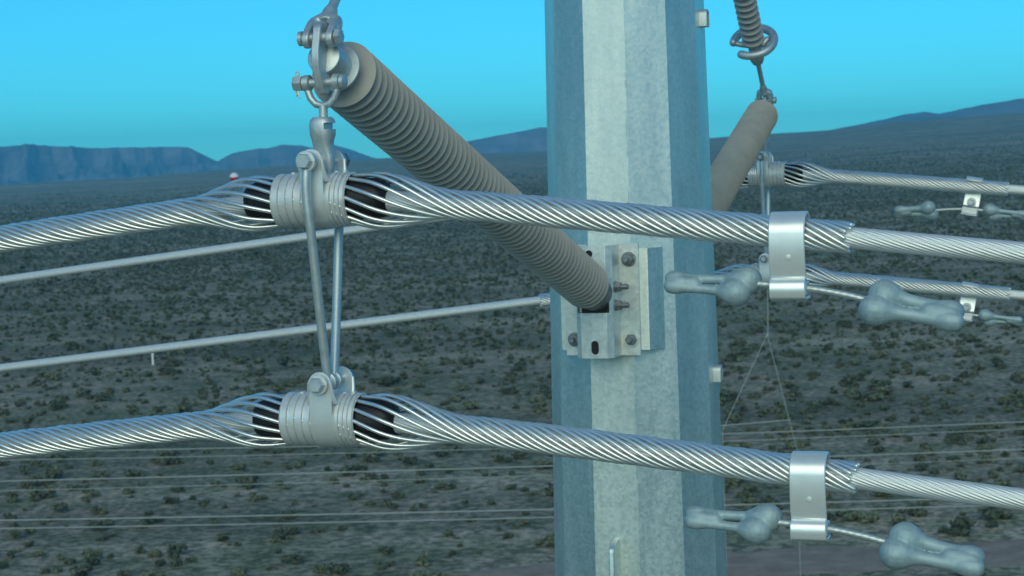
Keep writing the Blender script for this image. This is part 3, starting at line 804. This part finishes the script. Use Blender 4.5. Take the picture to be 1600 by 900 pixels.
# ------------------------------------------------------------------ far wires, frame pole, marker ball, post
DW = 60.0
def wire(label, p, q, r, d0=DW, group='thin wires crossing low behind the pole'):
    a, b = W(p[0], p[1], d0), W(q[0], q[1], d0); u = (b-a)
    pts = []
    for t in np.linspace(-1.2, 2.2, 40): pts.append(a+u*t-Vector((0, 0, .12))*(1-(2*t-1)**2)*.5)
    c = pts[0].copy(); mb = MB().tube([p_-c for p_ in pts], r, 6)
    o_ = mb.build('overhead_wire', M['wire'], None, None); o_.location = c; return tag(o_, label, 'wire', group)
wire('topmost of the thin low wires behind the pole', (500, 697), (1600, 659), .017)
wire('thin low wire just under the topmost one', (500, 709), (1600, 670), .012)
wire('brighter middle thin wire behind the pole', (0, 752), (1600, 702), .019)
wire('faint thin wire just under the bright middle one', (0, 767), (1600, 716), .011)
wire('upper wire of the lowest close pair behind the pole', (0, 813), (1600, 776), .021)
wire('lowest thin wire behind the pole', (0, 826), (1600, 788), .018)
fp = W(1190, 665, DW+.4); base = Vector((fp.x, fp.y, ground_z(fp.x, fp.y)))
fr = thing('frame_pole', 'slender splayed steel frame carrying thin wires right of the big pole', 'frame', base, world=True, rz=0)
def rel(px, py): return W(px, py, DW+.4)-base
MB().tube([rel(1199, 418), rel(1200, 525)], .013, 8).build('mast', M['wire'], fr)
for a, b in (((1200, 520), (1129, 672)), ((1198, 520), (1246, 705))):
    p, q_ = rel(*a), rel(*b); MB().tube([p, q_, Vector((q_.x, q_.y, -.2))], .012, 8).build('leg', M['wire'], fr)
MB().tube([rel(1106, 667), rel(1236, 656)], .016, 8).build('crossarm', M['wire'], fr)
MB().tube([rel(1172, 470), rel(1215, 545)], .011, 6).build('brace', M['bolt'], fr)
mp_ = W(366, 277, 150.0)
bl = thing('marker_ball', 'small red and white marker ball far off above the left cable', 'marker ball', mp_, world=True, rz=0)
MB().lathe([(0, .37)]+[(.37*math.sin(a), .37*math.cos(a)) for a in np.linspace(.1, PI/2, 8)], (0, 0, 0), (0, 0, 1), 24).build('upper_half', M['white'], bl, 60)
MB().lathe([(-.37*math.sin(a), .37*math.cos(a)) for a in np.linspace(PI/2, .1, 8)]+[(-.001, .37)], (0, 0, 0), (0, 0, 1), 24).build('lower_half', M['red'], bl, 60)
wire('hair-thin wire far off holding the marker ball', (366, 277), (-900, 324), .006, 150.0, None)
# marker stake on the plain
for py in np.arange(560, 580, .5):
    pass
dst = 24*FPX/(570-horizon(239)); sp = W(239, 570, dst)
for it in range(12):
    gzv = ground_z(sp.x, sp.y); dst += (sp.z-gzv)/((570-horizon(239))/FPX); sp = W(239, 570, dst)
sk = thing('marker_post', 'thin white marker post standing on the plain under the lower cable', 'post', (sp.x, sp.y, ground_z(sp.x, sp.y)), world=True, rz=0)
MB().box((0, 0, 1.0), (.26, .12, 2.1)).build('post', M['white'], sk, 30, .01)
MB().box((0, 0, 2.09), (.32, .18, .1)).build('cap', M['white'], sk, 30, .01)

# ------------------------------------------------------------------ haze
HZ_DENS, HZ_COL = 1.3e-4, (.14, .70, 1.0)
mh = bpy.data.materials.new('haze_air'); mh.use_nodes = True; nt = mh.node_tree
nt.nodes.remove(nt.nodes['Principled BSDF']); pv = nt.nodes.new('ShaderNodeVolumePrincipled')
pv.inputs['Density'].default_value = HZ_DENS; pv.inputs['Color'].default_value = (*HZ_COL, 1)
nt.links.new(pv.outputs[0], nt.nodes['Material Output'].inputs['Volume'])
hz = MB().box((0, 0, 128), (17600, 17600, 264)).build('haze', mh, None, None); tag(hz, 'thin blue evening air over the whole plain', 'haze', kind='stuff')

# ------------------------------------------------------------------ light and camera
SUN_AZ, SUN_EL = rad(190), rad(26)
w = bpy.data.worlds.new('World'); scene.world = w; w.use_nodes = True; nt = w.node_tree
sky = nt.nodes.new('ShaderNodeTexSky'); sky.sky_type = 'NISHITA'; sky.sun_disc = False
sky.sun_elevation = SUN_EL; sky.sun_rotation = SUN_AZ; sky.altitude = 700; sky.air_density = 1.0; sky.dust_density = .1; sky.ozone_density = 9.0
tint = nt.nodes.new('ShaderNodeMix'); tint.data_type = 'RGBA'; tint.blend_type = 'MULTIPLY'; tint.inputs[0].default_value = 1
tint.inputs[7].default_value = (.25, 1.10, 1.06, 1)
nt.links.new(sky.outputs[0], tint.inputs[6]); nt.links.new(tint.outputs[2], nt.nodes['Background'].inputs[0]); nt.nodes['Background'].inputs[1].default_value = .13
sd = bpy.data.lights.new('sun', 'SUN'); sd.energy = 1.6; sd.angle = rad(52); sd.color = (1.0, .98, .60)
so_ = bpy.data.objects.new('sun', sd); COL.objects.link(so_)
to = Vector((math.sin(SUN_AZ)*math.cos(SUN_EL), math.cos(SUN_AZ)*math.cos(SUN_EL), math.sin(SUN_EL)))
so_.rotation_euler = to.to_track_quat('Z', 'Y').to_euler(); so_.location = (0, 0, 60)
cd = bpy.data.cameras.new('camera'); cd.sensor_width = 36; cd.lens = FPX/1600*36; cd.clip_start = .05; cd.clip_end = 40000
cd.dof.use_dof = True; cd.dof.focus_distance = 2.46; cd.dof.aperture_fstop = 23
co = bpy.data.objects.new('camera', cd); COL.objects.link(co)
mt = Matrix((R_, U_, -F_)).transposed().to_4x4(); mt.translation = CAM; co.matrix_world = mt
scene.camera = co
vs_ = scene.view_settings; vs_.view_transform = 'Standard'; vs_.look = 'None'; vs_.gamma = 1; vs_.exposure = 0.0
scene.render.engine = 'CYCLES'
scene.cycles.use_denoising = True
scene.cycles.volume_bounces = 2
if __name__ == '__main__':
    for n_, p in (('clampU 494,312', loc(0, YC, ZU)), ('clampL 515,655', loc(0, YC, ZL)), ('tip 505,95', loc(*TIP)), ('lastshed 922,452', loc(-.012, -.27, -.226)), ('base', loc(*BASE)), ('far clampU 1199,270', loc(0, -YC, ZU)), ('far tip 1190,165', loc(0, -YC, .161)), ('damper 1240', loc(SD, YC, ZU+cz(SD))), ('rod end 1330,371', loc(S1, YC, ZU+cz(S1))), ('far damper 1518,295', loc(-sB, -YC, ZU+cz(sB))), ('near left 0,377', loc(-.482, YC, ZU+cz(.482))), ('bracket 939,469', loc(-.012, -.178, ZBR))):
        print('KEY', n_, [round(c, 1) for c in PX(p)])
